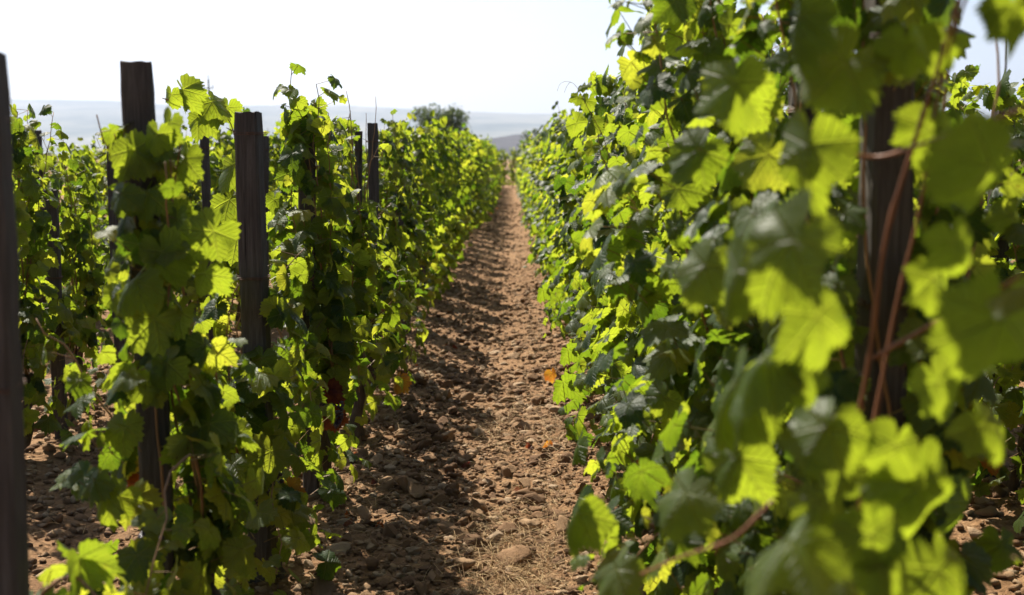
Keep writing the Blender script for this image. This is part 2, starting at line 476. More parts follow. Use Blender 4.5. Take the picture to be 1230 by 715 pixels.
def make_vine(seed, h=1.85, wx=0.30, wy=0.55, cx=0.0, n_fill=420, lod="near", n_cane=9, z0=0.12, size=(0.056, 0.104), keep=None, tops=5,
              leaf_gap=0.055, taper=0.55, base=0.9, dead=0.0, spill=3):
    """returns trunk mesh arrays, cane arrays, leaf dict. keep(p)->bool array says where leaves may be"""
    rng = np.random.default_rng(seed)
    head_z = rng.uniform(0.38, 0.55)
    hx, hy = rng.normal(0, 0.04), rng.normal(0, 0.06)
    tz = np.linspace(-0.08, head_z, 9)
    tp_ = np.stack([0.07 + np.interp(tz, [0, head_z], [0, hx - 0.03]) + rng.normal(0, 0.012, 9), np.interp(tz, [0, head_z], [0.06, hy]) + rng.normal(0, 0.012, 9), tz], -1)
    trunk = [tube(tp_, np.linspace(0.042, 0.03, 9) * rng.uniform(0.85, 1.2, 9), 9, True, rng, 0.16)]
    head = tp_[-1]
    for q in range(3):
        e = head + np.array([rng.normal(0, 0.06), rng.normal(0, 0.12), rng.uniform(0.05, 0.16)])
        trunk.append(tube(np.array([head - (0, 0, 0.02), (head + e) / 2 + rng.normal(0, 0.01, 3), e]), [0.026, 0.02, 0.014], 7, True, rng, 0.15))
    canes, roots, outs = [], [], []
    for c in range(n_cane):
        st = head + np.array([rng.normal(0, 0.04), rng.normal(0, 0.07), rng.uniform(0, 0.1)])
        if c < tops:          # upright canes tied to the stake
            a = rng.uniform(0, 6.28)
            q = np.sqrt(rng.uniform(0, 1)) * 0.75
            en = np.array([cx + math.cos(a) * wx * q * taper, math.sin(a) * wy * q, h * rng.uniform(0.86, 1.06)])
            P = cane_path(rng, st, en, 18, 0.035)
        elif c < tops + spill:   # canes that arch out and hang
            a = rng.uniform(0, 6.28)
            en = np.array([cx + math.cos(a) * wx * 1.1, math.sin(a) * wy * 1.15, rng.uniform(z0 + 0.05, 0.7)])
            P = cane_path(rng, st, en, 13, 0.04, -rng.uniform(0.2, 0.7))
        else:
            a = rng.uniform(0, 6.28)
            en = np.array([cx + math.cos(a) * wx * 0.95, math.sin(a) * wy * 0.95, h * rng.uniform(0.45, 0.85)])
            P = cane_path(rng, st, en, 14, 0.04)
        canes.append(P)
        ln = np.concatenate([[0], np.cumsum(np.linalg.norm(np.diff(P, axis=0), axis=1))])
        s = np.arange(0.08, ln[-1], leaf_gap)
        roots.append(np.stack([np.interp(s, ln, P[:, i]) for i in range(3)], -1))
        outs.append(np.linspace(1, 0.55, len(s)))
    R0 = np.concatenate(roots); SZ = np.concatenate(outs)
    n = len(R0)
    a = rng.uniform(0, 6.28, n)
    axis_ = np.stack([np.full(n, cx), R0[:, 1] * 0.6, R0[:, 2]], -1)
    outw = R0 - axis_; outw[:, 2] = 0
    outw = outw / (np.linalg.norm(outw, axis=1)[:, None] + 0.08) + np.stack([np.cos(a), np.sin(a), 0 * a], -1) * 0.9
    outw[:, 2] += rng.uniform(-0.1, 0.7, n)
    outw /= np.linalg.norm(outw, axis=1)[:, None]
    pos = R0 + outw * rng.uniform(0.05, 0.11, n)[:, None]
    # leaves of side shoots, filling the hedge's own volume, denser near its skin
    fz = z0 + (h * 0.97 - z0) * rng.uniform(0, 1, n_fill) ** 0.95
    prof = np.interp(fz / h, [0, 0.12, 0.3, 0.6, 0.85, 1.0], [0.6, base, 1.0, 0.55 + 0.35 * taper, 0.32 + taper * 0.55, taper * 0.62])
    lump = 1 + 0.35 * np.sin(fz * 9 + seed) * rng.uniform(0.3, 1, n_fill)
    a = rng.uniform(0, 6.28, n_fill)
    q = rng.uniform(0.12, 1, n_fill) ** 0.55 * prof * np.clip(lump, 0.6, 1.25)
    fp = np.stack([cx + np.cos(a) * q * wx, np.sin(a) * q * wy, fz], -1)
    fo = np.stack([np.cos(a) / wx, np.sin(a) / wy, rng.uniform(0, 2.0, n_fill)], -1)
    fo /= np.linalg.norm(fo, axis=1)[:, None]
    froot = fp - fo * 0.07 + rng.normal(0, 0.02, (n_fill, 3)); froot[:, 2] -= 0.02
    pos = np.concatenate([pos, fp]); root = np.concatenate([R0, froot]); outw = np.concatenate([outw, fo])
    SZ = np.concatenate([SZ, rng.uniform(0.6, 1.0, n_fill)])
    n = len(pos)
    nrm = outw * 0.95 + np.array([0, 0, 0.28]) + SUNV * 0.22 + rng.normal(0, 0.42, (n, 3))
    tip = outw * 0.45 + np.array([0, 0, -0.9]) + rng.normal(0, 0.45, (n, 3))
    sz = rng.uniform(size[0], size[1], n) * SZ * np.where(rng.uniform(0, 1, n) < .22, rng.uniform(.45, .75, n), 1.0)
    age = np.where(rng.uniform(0, 1, n) < dead + 0.07 * np.clip(0.5 - pos[:, 2], 0, 1), rng.uniform(0.35, 1.0, n), rng.uniform(0, 0.22, n))
    L = dict(pos=pos, nrm=nrm, tip=tip, size=sz, age=age, root=root)
    ok = pos[:, 2] - sz > 0.0
    if keep is not None: ok &= keep(pos, sz)
    L = {k_: v_[ok] for k_, v_ in L.items()}
    return join(trunk), canes, L, rng

def cane_mesh(P, r0=0.0055):
    V, F = tube(P, np.linspace(r0, r0 * 0.35, len(P)), 6)
    return tri_mesh("cane", V, F, M_CANE)

class VineKit:
    """meshes of one vine, placed any number of times as an Empty with its own parts"""
    def __init__(s, seed, show_canes=5, **k):
        lod = k.get("lod", "near")
        tr, canes, L, rng = make_vine(seed, **k)
        s.trunk = tri_mesh("trunk", tr[0], tr[1], M_BARK)
        s.foliage = foliage_mesh("foliage", L, lod, rng, lod in ("near", "hero"))
        s.canes = [cane_mesh(P) for P in canes[:show_canes]]
        s.n = len(L["pos"])
    def place(s, x, y, rz, label, group, sc=1.0):
        o = empty("grapevine", (x, y, 0), rz, label=label, cat="grapevine", group=group)
        o.scale = (sc, sc, sc)
        link("trunk", s.trunk, o); link("foliage", s.foliage, o)
        for c in s.canes: link("cane", c, o)
        return o

X_L1, X_R1, X_L2, X_R2, X_L3, X_R3, X_L4 = -0.97, 0.82, -2.62, 2.38, -4.3, 4.2, -6.0

# ------------------------------------------------------------------ posts
def post_mesh(seed, wd, h, ragged=0.004, twist=0.06):
    rng = np.random.default_rng(seed)
    nz, ns = 26, 5
    ring = []
    hw = wd / 2; ch = 0.10 * wd
    pts = []
    for sx, sy, ex, ey in ((-1, -1, 1, -1), (1, -1, 1, 1), (1, 1, -1, 1), (-1, 1, -1, -1)):
        a0 = np.array([sx * hw, sy * hw]); a1 = np.array([ex * hw, ey * hw]); d = (a1 - a0) / wd
        for t_ in np.linspace(ch, wd - ch, ns): pts.append(a0 + d * t_)
    pts = np.array(pts); m = len(pts)
    V = []
    for i, z in enumerate(np.linspace(-0.1, h, nz)):
        tw = twist * z / h
        c, s = math.cos(tw), math.sin(tw)
        j = 1 + rng.uniform(-0.02, 0.02)
        zz = z + (rng.uniform(-ragged, ragged, m) if i == nz - 1 else 0)
        q = pts * j * (0.955 if i == nz - 1 else 1.0) + rng.normal(0, 0.0012, (m, 2)) + np.array([0.006 * math.sin(z * 2.3 + seed), 0.005 * math.sin(z * 1.7 + seed * 2)])
        V.append(np.stack([q[:, 0] * c - q[:, 1] * s, q[:, 0] * s + q[:, 1] * c, np.broadcast_to(zz, (m,))], -1))
    V = np.concatenate(V); F = []
    for i in range(nz - 1):
        for s_ in range(m):
            a, b = i * m + s_, i * m + (s_ + 1) % m
            F += [(a, b, b + m), (a, b + m, a + m)]
    top = len(V); V = np.concatenate([V, [[0, 0, h - 0.002]]])
    for s_ in range(m): F.append((top, (nz - 1) * m + s_, (nz - 1) * m + (s_ + 1) % m))
    me = tri_mesh("wooden_post", V, F, M_WOOD, smooth=False)
    return me

def tie_mesh(wd, turns=2):
    P = []
    hw = wd / 2 + 0.003
    for k_ in range(turns):
        for j, (a, b) in enumerate(((-1, -1), (1, -1), (1, 1), (-1, 1))):
            P.append((a * hw, b * hw, 0.006 * (k_ + j / 4)))
    P.append((-hw, -hw, 0.006 * turns)); P.append((-hw - 0.02, -hw - 0.015, 0.006 * turns + 0.012))
    V, F = tube(np.array(P), 0.0018, 5)
    return tri_mesh("wire_tie", V, F, M_WIRE)

def post(x, y, h, wd, label, group, lean=(0, 0), rz=0.0, seed=1, ties=(0.93, 0.65)):
    o = link("wooden_post", post_mesh(seed, wd, h))
    o.location = (x, y, 0); o.rotation_euler = (R(lean[1]), R(lean[0]), rz)
    tag(o, label, "post", group)
    for t_ in ties:
        link("wire_tie", tie_mesh(wd * 1.02), o, (0, 0, h * t_))
    return o

GP = "wooden stakes along the vine rows"
post(-1.012, 2.30, 1.825, 0.088, "tall dark bare stake at the left edge of the photo, no leaves on it", GP, (0.25, 0), 0.05, 11)
post(-1.0, 3.30, 1.885, 0.084, "tallest dark stake with clear square top rising from leaves that wrap its middle", GP, (-0.2, 0.5), 0.18, 12, (0.62,))
post(-0.958, 4.46, 1.795, 0.088, "square grey stake bare from its top to the low leaves, two wire bands round it", GP, (0, 0), -0.12, 13, (0.955, 0.66))
post(X_L1, 5.65, 1.70, 0.075, "stake sunk in the leaves just behind the bare square grey stake", GP, (0.8, 0), 0.1, 14)
post(-1.005, 7.90, 1.80, 0.046, "thin dark stake beside a wider one at the middle of the left row", GP, (0.3, 0), 0.2, 15)
post(-0.955, 8.50, 1.87, 0.07, "dark stake clear above the leaves, wider one of a close pair in the left row", GP, (-0.7, 0), 0.0, 16)
post(X_R1 - 0.01, 2.60, 2.02, 0.09, "blurred dark stake close up amid large leaves with a reddish cane crossing it", GP, (-0.6, 0), 0.08, 17)
post(X_R1, 3.45, 1.885, 0.084, "dark stake whose top pokes out between blurred leaves of the right row", GP, (0.5, 0), 0.1, 18)
for i, (x, y, h, wd) in enumerate([(-2.3, 6.98, 1.76, 0.068), (-2.3, 9.2, 1.83, 0.064), (-2.3, 11.2, 1.83, 0.06), (X_L2, 6.9, 1.45, 0.07)]):
    post(x, y, h, wd, ["stake of the second row seen just left of the tallest stake", "slim stake of the second row standing in the gap left of the bare grey stake",
                       "stake of the second row peeping out right behind the bare grey stake", "stake of the second row buried in leaves beside the bare dark left stake"][i], GP, (random.Random(i).uniform(-1, 1), 0), 0.1, 20 + i)
post(X_R2 + 0.02, 5.95, 1.9, 0.085, "dark stake of the next row at the right edge of the photo", GP, (0, 0), 0.1, 25)
rp = random.Random(4)
FARP = "far small stake mostly hidden among the leaves of the long rows"
FARG = "far stakes hidden among the leaves"
for x, ysr in ((X_L1, (9.9, 11.0, 13.2, 15.4, 17.6, 19.6, 20.2, 24, 29, 34)), (X_R1, (5.7, 7.7, 9.9, 13.2, 17.6)), (X_L2, (14.2, 16, 19, 23)), (X_L3, (9, 11, 13.5, 16))):
    for y in ysr:
        post(x + rp.uniform(-.03, .03), y, rp.uniform(1.78, 1.98), rp.uniform(0.065, 0.085), FARP, FARG, (rp.uniform(-1.5, 1.5), 0), rp.uniform(-.2, .2), rp.randrange(999), (0.9,))

# ------------------------------------------------------------------ the vines
def project(P):
    """photo pixels of points P (n,3) seen from where the photographer stood"""
    d = P - np.array([0, 0, CAM_H])
    f = d[:, 1] * cp - d[:, 2] * sp; u_ = d[:, 1] * sp + d[:, 2] * cp
    return 615 + FPX * d[:, 0] / f, 357.5 - FPX * u_ / f

# --- the vines close to the photographer, each shaped on its own
def near_vine(seed, x, y, label, boxes=(), show=9, hero_keep=None, **k):
    """boxes: (x0,y0,x1,y1) openings in the foliage, in local metres seen from the path end: (lateral0, height0, lateral1, height1)"""
    def keep(P, s):
        ok = np.ones(len(P), bool)
        for (a, z0, b, z1) in boxes:
            ok &= ~((P[:, 0] + s * .5 > a) & (P[:, 0] - s * .5 < b) & (P[:, 2] + s * .3 > z0) & (P[:, 2] - s * .9 < z1))
        if hero_keep is not None: ok &= hero_keep(P + np.array([x, y, 0]), s)
        return ok
    kit = VineKit(seed, show, keep=keep, **k)
    return kit.place(x, y, 0, label, "grapevines in rows"), kit

# left row
near_vine(101, X_L1, 2.30, "low vine at the foot of the bare dark left stake", lod="near", h=0.70, wx=0.28, wy=0.5, n_fill=190, n_cane=5, tops=2, spill=2)
def kv2(P, s):
    px, py = project(P)
    r = s * FPX / P[:, 1]
    bad = (px + .6 * r > 138) & (px - .6 * r < 190) & (py - .3 * r < 146)                      # bare top of its stake
    bad |= (px + .3 * r > 170) & (px - .3 * r < 210) & (py > 475) & (py < 610) & (P[:, 1] < 3.4)    # bare stake lower down
    bad |= (px + r > 250) & (py < 400)                                                       # the gap beside the next stake
    bad |= (px - .8 * r < 112) & (py < 420)
    bad |= (px - .7 * r < 25)
    return ~bad
near_vine(102, X_L1 - 0.02, 3.28, "vine wrapping the tallest stake, narrow above and bushy below", lod="near", h=1.82, wx=0.26, wy=0.38, n_fill=230, base=1.6, taper=0.5, hero_keep=kv2, n_cane=9, tops=4)
def kv3(P, s):
    px, py = project(P)
    r = s * FPX / P[:, 1]
    bad = (px + .5 * r > 278) & (px - .5 * r < 322) & (py < 430)
    bad |= (py < 330) & (px < 300)
    return ~bad
near_vine(103, X_L1, 4.46, "low bushy vine round the foot of the bare square grey stake", lod="near", h=1.25, wx=0.34, wy=0.6, n_fill=240, base=1.15, hero_keep=kv3, n_cane=8, tops=4)
def kv4(P, s):
    px, py = project(P)
    r = s * FPX / P[:, 1]
    return ~((px - .6 * r < 318) & (py < 440))
near_vine(114, X_L1 + 0.02, 5.6, "full leafy vine right behind the bare square grey stake, wild shoots at its top", lod="near", h=1.95, wx=0.27, wy=0.5, n_fill=250, hero_keep=kv4, taper=0.6)

def kv5(P, s):
    px, py = project(P)
    r = s * FPX / P[:, 1]
    return ~(((px + .5 * r > 429) & (px - .5 * r < 457) & (py - .5 * r < 238)) | ((py < 146) & (px > 420)))
near_vine(105, X_L1, 6.72, "leafy vine of the left row just before the close pair of dark stakes", lod="near", h=1.9, wx=0.34, wy=0.46, n_fill=210, hero_keep=kv5, taper=0.5)
near_vine(106, X_L1 - 0.03, 7.8, "vine of the left row whose leaves frame the thin dark stake", lod="near", h=1.9, wx=0.32, wy=0.46, n_fill=210, hero_keep=kv5, taper=0.5)
# right row
def kr(P, s):
    px, py = project(P)
    r = s * FPX / P[:, 1]
    bad = (P[:, 1] < 1.75)
    bad |= (px - r < 700 + np.clip(py - 100, 0, 300) * .0) & (py < 330)
    bad |= (px + .4 * r > 1036) & (px - .4 * r < 1085) & (py > 95) & (py < 560) & (P[:, 1] < 2.62)   # its own stake stays in sight
    bad |= (px + .5 * r > 943) & (px - .5 * r < 982) & (py > 85) & (py < 150)
    bad |= (px - .5 * r > 1125) & (py < 150)                                                        # sky beyond
    bad |= (px - .5 * r > 1150) & (py > 520)
    bad |= (px - .7 * r < 640)
    return ~bad
near_vine(201, X_R1, 2.62, "blurred vine close up with large leaves around a dark stake", lod="near", h=2.2, wx=0.42, wy=0.40, cx=-0.10, n_fill=420, n_cane=9, tops=5, hero_keep=kr, base=0.9, taper=0.9, show=9)
def kr2(P, s):
    px, py = project(P)
    r = s * FPX / P[:, 1]
    bad = (px + .5 * r > 940) & (px - .5 * r < 985) & (py > 85) & (py < 160) & (P[:, 1] < 3.5)
    bad |= (px - .5 * r > 1000) & (py < 150)
    bad |= np.hypot(px - 928, py - 28) < 28 + .6 * r
    bad |= (px - .7 * r < 722) & (py < 200)
    bad |= (px - .7 * r < 640)
    return ~bad
near_vine(202, X_R1, 3.47, "tall vine of the right row with dark shaded leaves facing the photographer", lod="near", h=2.3, wx=0.50, wy=0.50, cx=-0.10, n_fill=900, hero_keep=kr2, base=0.95, taper=1.35, tops=6, n_cane=11)

# --- the rest of the rows
kits = {}
def kit(key, seed, **k):
    kits.setdefault(key, []).append(VineKit(seed, **k))
for s in range(4):
    kit("Lnear", 300 + s, lod="near", h=1.98, wx=0.28, wy=0.48, n_fill=190, taper=0.42, leaf_gap=0.062, show_canes=7)
    kit("Rnear", 320 + s, lod="near", h=2.14, wx=0.47, wy=0.54, cx=-0.10, n_fill=480, taper=0.7, show_canes=6)
for s in range(4):
    kit("mid", 340 + s, lod="mid", h=2.05, wx=0.29, wy=0.48, n_fill=200, taper=0.45, leaf_gap=0.062, show_canes=3, size=(0.06, 0.108))
    kit("Rmid", 360 + s, lod="mid", h=2.14, wx=0.47, wy=0.54, cx=-0.08, n_fill=480, taper=0.7, show_canes=3, size=(0.06, 0.108))
for s in range(4):
    kit("far", 380 + s, lod="far", h=2.05, wx=0.46, wy=0.55, n_fill=330, taper=0.5, show_canes=0, size=(0.065, 0.115), n_cane=8, leaf_gap=0.08)
    kit("Rfar", 390 + s, lod="far", h=2.12, wx=0.52, wy=0.65, cx=-0.06, n_fill=420, taper=0.95, show_canes=0, size=(0.065, 0.115), n_cane=8, leaf_gap=0.08)
rv = random.Random(8)
GV = "grapevines in rows"
NEAR_LAB = {
    ("L1", 0): "vine of the left row around the wider of the paired dark stakes",
    ("R1", 0): "sunlit bright green vine of the right row next behind the tall shaded one",
    ("R1", 1): "vine of the right row under the shoot whose tendril curls against the sky",
    ("R1", 2): "vine of the right row third behind the tall shaded one, spilling onto the path",
}
ROW_LAB = {"L1": "far vine merging into the long hedge left of the stony path", "R1": "far vine merging into the tall sunlit hedge right of the stony path",
           "L2": "vine of the second row seen behind the left hedge", "R2": "vine of the next row seen through gaps behind the blurred right vine",
           "L3": "vine of the third row, only its top leaves showing behind the second", "R3": "vine of the outer right row in the far gaps", "L4": "vine of the outermost left row near the horizon"}
ROW_GRP = {"L1": "vines of the left hedge", "R1": "vines of the right hedge", "L2": "vines of the second left row", "R2": "vines of the second right row",
           "L3": "vines of the third left row", "R3": "vines of the third right row", "L4": "vines of the outermost left row"}
def row(code, x, y0, y1, step, near_to, mid_to):
    right = code.startswith("R")
    y, i = y0, 0
    while y < y1:
        key = ("Rnear" if right else "Lnear") if y < near_to else ("Rmid" if right else "mid") if y < mid_to else ("Rfar" if right else "far")
        kk = kits[key][rv.randrange(4)]
        lab = NEAR_LAB.get((code, i))
        flip = 0 if right and code == "R1" else rv.choice((0, math.pi))
        kk.place(x + rv.uniform(-.05, .05), y + rv.uniform(-.08, .08), flip + rv.uniform(-.12, .12), lab or ROW_LAB[code], GV if lab else ROW_GRP[code], rv.uniform(0.93, 1.09) if code == 'L1' else rv.uniform(0.84, 0.97) if code[0] == 'L' else rv.uniform(0.93, 1.06))
        y += step; i += 1
row("L1", X_L1, 8.95, 66, 1.18, 11.5, 26)
row("R1", X_R1, 4.5, 68, 1.14, 10.5, 26)
row("L2", X_L2, 5.6, 50, 0.82, 10.5, 22)
row("R2", X_R2, 3.5, 24, 1.12, 8, 16)
row("L3", X_L3, 7.5, 50, 1.15, 7, 18)
row("R3", X_R3, 6, 20, 1.15, 5, 14)
row("L4", X_L4, 12, 50, 1.2, 5, 14)
for i, x in enumerate((-1.9, -1.2, -0.5, 0.1, 0.6, 1.3)):
    kits["far"][i % 4].place(x, 67 + rv.uniform(0, 2), rv.uniform(0, 6), "vine standing across the far end of the stony path", "vines closing off the path", 1.05)

# ------------------------------------------------------------------ large single leaves, canes and shoots close to the camera
def single_leaf(parent, p, nrm, tip, size, age=0.1, seed=0, curl=0.0, name="leaf", lod="hero"):
    rng = np.random.default_rng(seed)
    L = dict(pos=np.array([p], float), nrm=np.array([nrm], float), tip=np.array([tip], float), size=np.array([size]), age=np.array([age]), curl=np.array([curl]))
    V, F, co = leaf_arrays(L, lod, rng)
    me = tri_mesh(name, V, F, [M_LEAF], attrs={"leafco": co})
    return link(name, me, parent)

hero = empty("grapevine", (X_R1 + 0.02, 1.75, 0), 0, label="blurred leafy vine nearest the camera, its large pale and dark leaves hanging into view", cat="grapevine", group=GV)
def kh(P, s):
    px, py = project(P)
    r = s * FPX / np.maximum(P[:, 1], .3) * 1.3
    return ((py + r < -15) | (px - r > 1225)) & (P[:, 1] > 0.9) & (P[:, 0] > 0.27)
_tr, _cn, _L, _rg = make_vine(777, h=2.5, n_cane=9, tops=8, spill=0, z0=1.65, n_fill=480, wx=0.62, wy=0.75, cx=-0.25, taper=1.2, keep=lambda P, s: kh(P + np.array(hero.location), s))
link("foliage", foliage_mesh("foliage", _L, "near", _rg), hero)  # unseen leaves above and beside the view, added to shade the large hanging leaves
link("trunk", tri_mesh("trunk", _tr[0], _tr[1], M_BARK), hero)
HB = np.array(hero.location)
def hl(px, py, d, wpx, nrm, tip, age=0.08, curl=0.0, seed=0):
    wpx *= 0.88
    """leaf whose middle is seen at (px,py), d metres away, about wpx wide"""
    c = np.array(at(px, py, d)); size = wpx / FPX * d / 1.55
    t_ = np.array(tip, float); t_ /= np.linalg.norm(t_)
    return single_leaf(hero, c - t_ * size * 0.25 - HB, nrm, tip, size, age, seed, curl)
HL = [
    (1005, 92, 1.75, 130, (-.3, -.75, .5), (-.5, 0, -.8), .05), (957, 30, 1.7, 95, (-.7, -.3, .5), (.1, -.2, -1), .05), (968, 190, 1.75, 115, (-.6, -.6, .3), (-.1, 0, -1), .06),
    (940, 305, 1.45, 150, (-.45, -.75, .45), (-.6, -.1, -.7), .10), (985, 395, 1.5, 120, (.2, -.9, .3), (.2, 0, -1), .02), (905, 425, 1.6, 110, (-.3, -.3, .9), (-.8, -.4, -.3), .0),
    (935, 655, 1.35, 150, (-.35, -.35, .9), (-.75, -.55, -.35), .0), (1008, 690, 1.4, 90, (.1, -.5, .85), (.1, -.6, -.6), .0), (1110, 600, 1.55, 135, (.1, -.95, .15), (.25, .1, -1), .0),
    (1180, 215, 1.45, 130, (.35, -.8, -.3), (-.75, 0, -.7), .0), (1200, 400, 1.4, 150, (.15, -.95, .1), (-.1, 0, -1), .0), (1218, 350, 1.35, 85, (-.3, -.2, .95), (-.8, -.5, -.2), .0),
    (1092, 62, 1.7, 70, (0, -1, .1), (.1, 0, -1), .02), (1118, 165, 1.8, 80, (.2, -.9, .2), (-.2, 0, -1), .02), (985, 525, 1.6, 120, (-.3, -.8, .5), (-.4, 0, -.9), .08),
    (1122, 345, 1.8, 85, (.35, -.85, .3), (0, 0, -1), .07), (1222, 20, 1.6, 90, (.2, -.8, .3), (.2, 0, -1), .1), (1128, 60, 1.8, 70, (.1, -.9, .3), (-.3, 0, -1), .05),
    (1022, 575, 1.7, 60, (-.2, -.8, .5), (.1, 0, -1), .12), (870, 470, 1.75, 120, (-.55, -.6, .5), (-.5, 0, -.8), .1),
    (1185, 520, 1.7, 80, (.2, -.7, .5), (.3, 0, -.8), .1), (815, 600, 2.0, 95, (-.5, -.5, .7), (-.6, -.3, -.6), .06), (735, 695, 2.1, 95, (-.5, -.5, .6), (-.4, -.2, -.8), .1),
    (880, 560, 1.9, 95, (-.3, -.8, .4), (-.3, 0, -1), .05), (685, 625, 2.2, 90, (-.6, -.6, .5), (-.3, 0, -.9), .12), (880, 110, 2.1, 100, (-.2, -.9, .3), (-.2, 0, -1), .02),
    (1130, 700, 1.6, 130, (.2, -.8, .5), (.1, 0, -1), .05), (1060, 690, 1.5, 110, (0, -.9, .4), (0, 0, -1), .03), (840, 330, 2.0, 95, (-.5, -.7, .4), (-.4, 0, -.9), .08), (878, 335, 1.6, 95, (-.7, -.5, .3), (-.5, 0, -.8), .09), (905, 270, 1.7, 90, (-.5, -.5, .6), (-.8, 0, -.5), .1), (960, 450, 1.6, 85, (-.1, -.8, .5), (.2, 0, -.9), .04), (890, 500, 1.65, 85, (-.5, -.7, .3), (-.5, 0, -.8), .1), (1130, 470, 1.6, 90, (.3, -.8, .2), (.4, 0, -.8), .03), (1150, 300, 1.55, 80, (.2, -.9, .1), (.3, 0, -.9), .03), (985, 610, 1.55, 85, (-.2, -.8, .4), (.2, 0, -1), .09), (1048, 655, 1.5, 105, (.0, -.95, .2), (.2, 0, -1), .02), (1075, 545, 1.6, 85, (.2, -.9, .2), (-.2, 0, -1), .03), (1205, 660, 2.6, 60, (0, -.8, .4), (.1, 0, -1), .1),
]
for i, q in enumerate(HL): hl(*q[:6], age=q[6], seed=900 + i, curl=(i * 37 % 11) / 11 * 0.4)

def px_cane(parent, base, pts, r=0.005, mat=M_CANE, name="cane", sides=7):
    P = np.array([np.array(at(*p)) for p in pts]) - np.array(base)
    t0 = np.linspace(0, 1, len(P)); t1 = np.linspace(0, 1, len(P) * 5)
    Q = np.stack([np.interp(t1, t0, P[:, i]) for i in range(3)], -1)
    for _ in range(3): Q[1:-1] = (Q[:-2] + 2 * Q[1:-1] + Q[2:]) / 4
    rad = np.linspace(r, r * 0.7, len(Q)); rad[3::5] *= 1.35
    V, F = tube(Q, rad, sides)
    return link(name, tri_mesh(name, V, F, mat), parent)
M_RED = simple("young_red_cane", [(0.3, (0.12, 0.045, 0.022)), (0.7, (0.24, 0.10, 0.045))], 12, 0.5, 0.2, 0.002)
px_cane(hero, HB, [(1020, 560, 1.9), (1045, 430, 1.85), (1062, 285, 1.8), (1105, 150, 1.75), (1150, 10, 1.7), (1165, -60, 1.7)], 0.004, M_RED)
px_cane(hero, HB, [(1030, 620, 1.9), (1075, 370, 1.9), (1105, 255, 1.85), (1130, 90, 1.8), (1170, -30, 1.8)], 0.0033, M_RED)
px_cane(hero, HB, [(1050, 430, 1.85), (1110, 395, 1.75), (1165, 365, 1.6), (1230, 330, 1.5)], 0.0035, M_RED)
px_cane(hero, HB, [(1000, 185, 1.8), (1060, 190, 1.8), (1130, 165, 1.6), (1230, 130, 1.5)], 0.003, M_RED)
px_cane(hero, HB, [(930, 600, 1.6), (880, 650, 1.6), (820, 668, 1.7), (770, 690, 1.85)], 0.0026, M_RED)

# wild shoots that stand out against the sky
def shoot(name, x, y, label, pts, leaves, tendril=None, r=0.0028):
    """a vine of the row that owns one long wild shoot: handled as a part of the given vine"""
    par = label
    base = np.array(par.location)
    px_cane(par, base, pts, r, M_CANE, "shoot", 6)
    rng = random.Random(len(leaves) * 7 + int(pts[0][0]))
    for i, (px, py, d, wpx, age) in enumerate(leaves):
        size = wpx / FPX * d / 1.55
        c = np.array(at(px, py, d)) - base
        tip = (rng.uniform(-.7, .7), rng.uniform(-.4, .4), -0.7)
        single_leaf(par, c - np.array(tip) * size * .25, (rng.uniform(-.7, .4), -.75, rng.uniform(0, .7)), tip, size, age, 40 + i + int(px), 0.15, "leaf", "near")
    if tendril:
        for tpts in tendril:
            px_cane(par, base, tpts, 0.0011, M_PET, "tendril", 5)

def vine_at(x, y, tol=0.8):
    return min((o for o in COL.objects if o.name.startswith("grapevine") and abs(o.location.x - x) < 0.3), key=lambda o: abs(o.location.y - y))
v2 = vine_at(X_L1, 3.28); v4 = vine_at(X_L1, 5.6); r3 = vine_at(X_R1, 6.7); v5 = vine_at(X_L1, 7.8); v6 = vine_at(X_L2, 7.8)
shoot("s", 0, 0, v4, [(292, 330, 4.9), (288, 190, 4.9), (276, 140, 4.8), (235, 130, 4.7), (195, 118, 4.6)],
      [(222, 112, 4.6, 44, .05), (258, 126, 4.7, 46, .03), (244, 142, 4.7, 40, .1), (272, 132, 4.8, 30, .05), (205, 116, 4.6, 26, .1), (283, 200, 4.9, 50, .1), (280, 245, 4.9, 45, .05), (290, 290, 4.9, 55, .08)])
shoot("s", 0, 0, v2, [(200, 400, 3.2), (208, 260, 3.2), (205, 190, 3.2), (195, 150, 3.2)],
      [(202, 152, 3.15, 44, .08), (165, 185, 3.1, 62, .02), (222, 195, 3.2, 50, .06), (172, 235, 3.1, 58, .02), (188, 165, 3.1, 40, .1), (250, 285, 3.1, 66, .12), (212, 265, 3.2, 48, .04), (195, 310, 3.05, 66, .04), (160, 340, 3.0, 60, .03), (240, 335, 3.1, 56, .06), (180, 390, 3.05, 62, .02), (215, 380, 3.1, 52, .08), (150, 295, 3.2, 48, .05), (195, 440, 3.1, 60, .03)])
shoot("s", 0, 0, r3, [(735, 190, 6.4), (722, 140, 6.3), (706, 112, 6.2), (690, 80, 6.15)],
      [(700, 97, 6.2, 22, .05), (689, 92, 6.2, 17, .1), (695, 78, 6.15, 12, .1), (690, 127, 6.3, 32, .06), (705, 125, 6.3, 28, .05), (678, 133, 6.4, 26, .08)],
      [[(690, 80, 6.15), (684, 72, 6.15), (674, 69, 6.15), (666, 73, 6.15), (663, 82, 6.15)], [(680, 70, 6.15), (675, 76, 6.15), (672, 84, 6.15)]], 0.0018)
shoot("s", 0, 0, v5, [(378, 210, 6.4), (376, 150, 6.4), (378, 122, 6.4)], [(377, 128, 6.4, 26, .08), (372, 142, 6.4, 32, .06), (384, 150, 6.4, 30, .1), (360, 160, 6.4, 30, .05)])

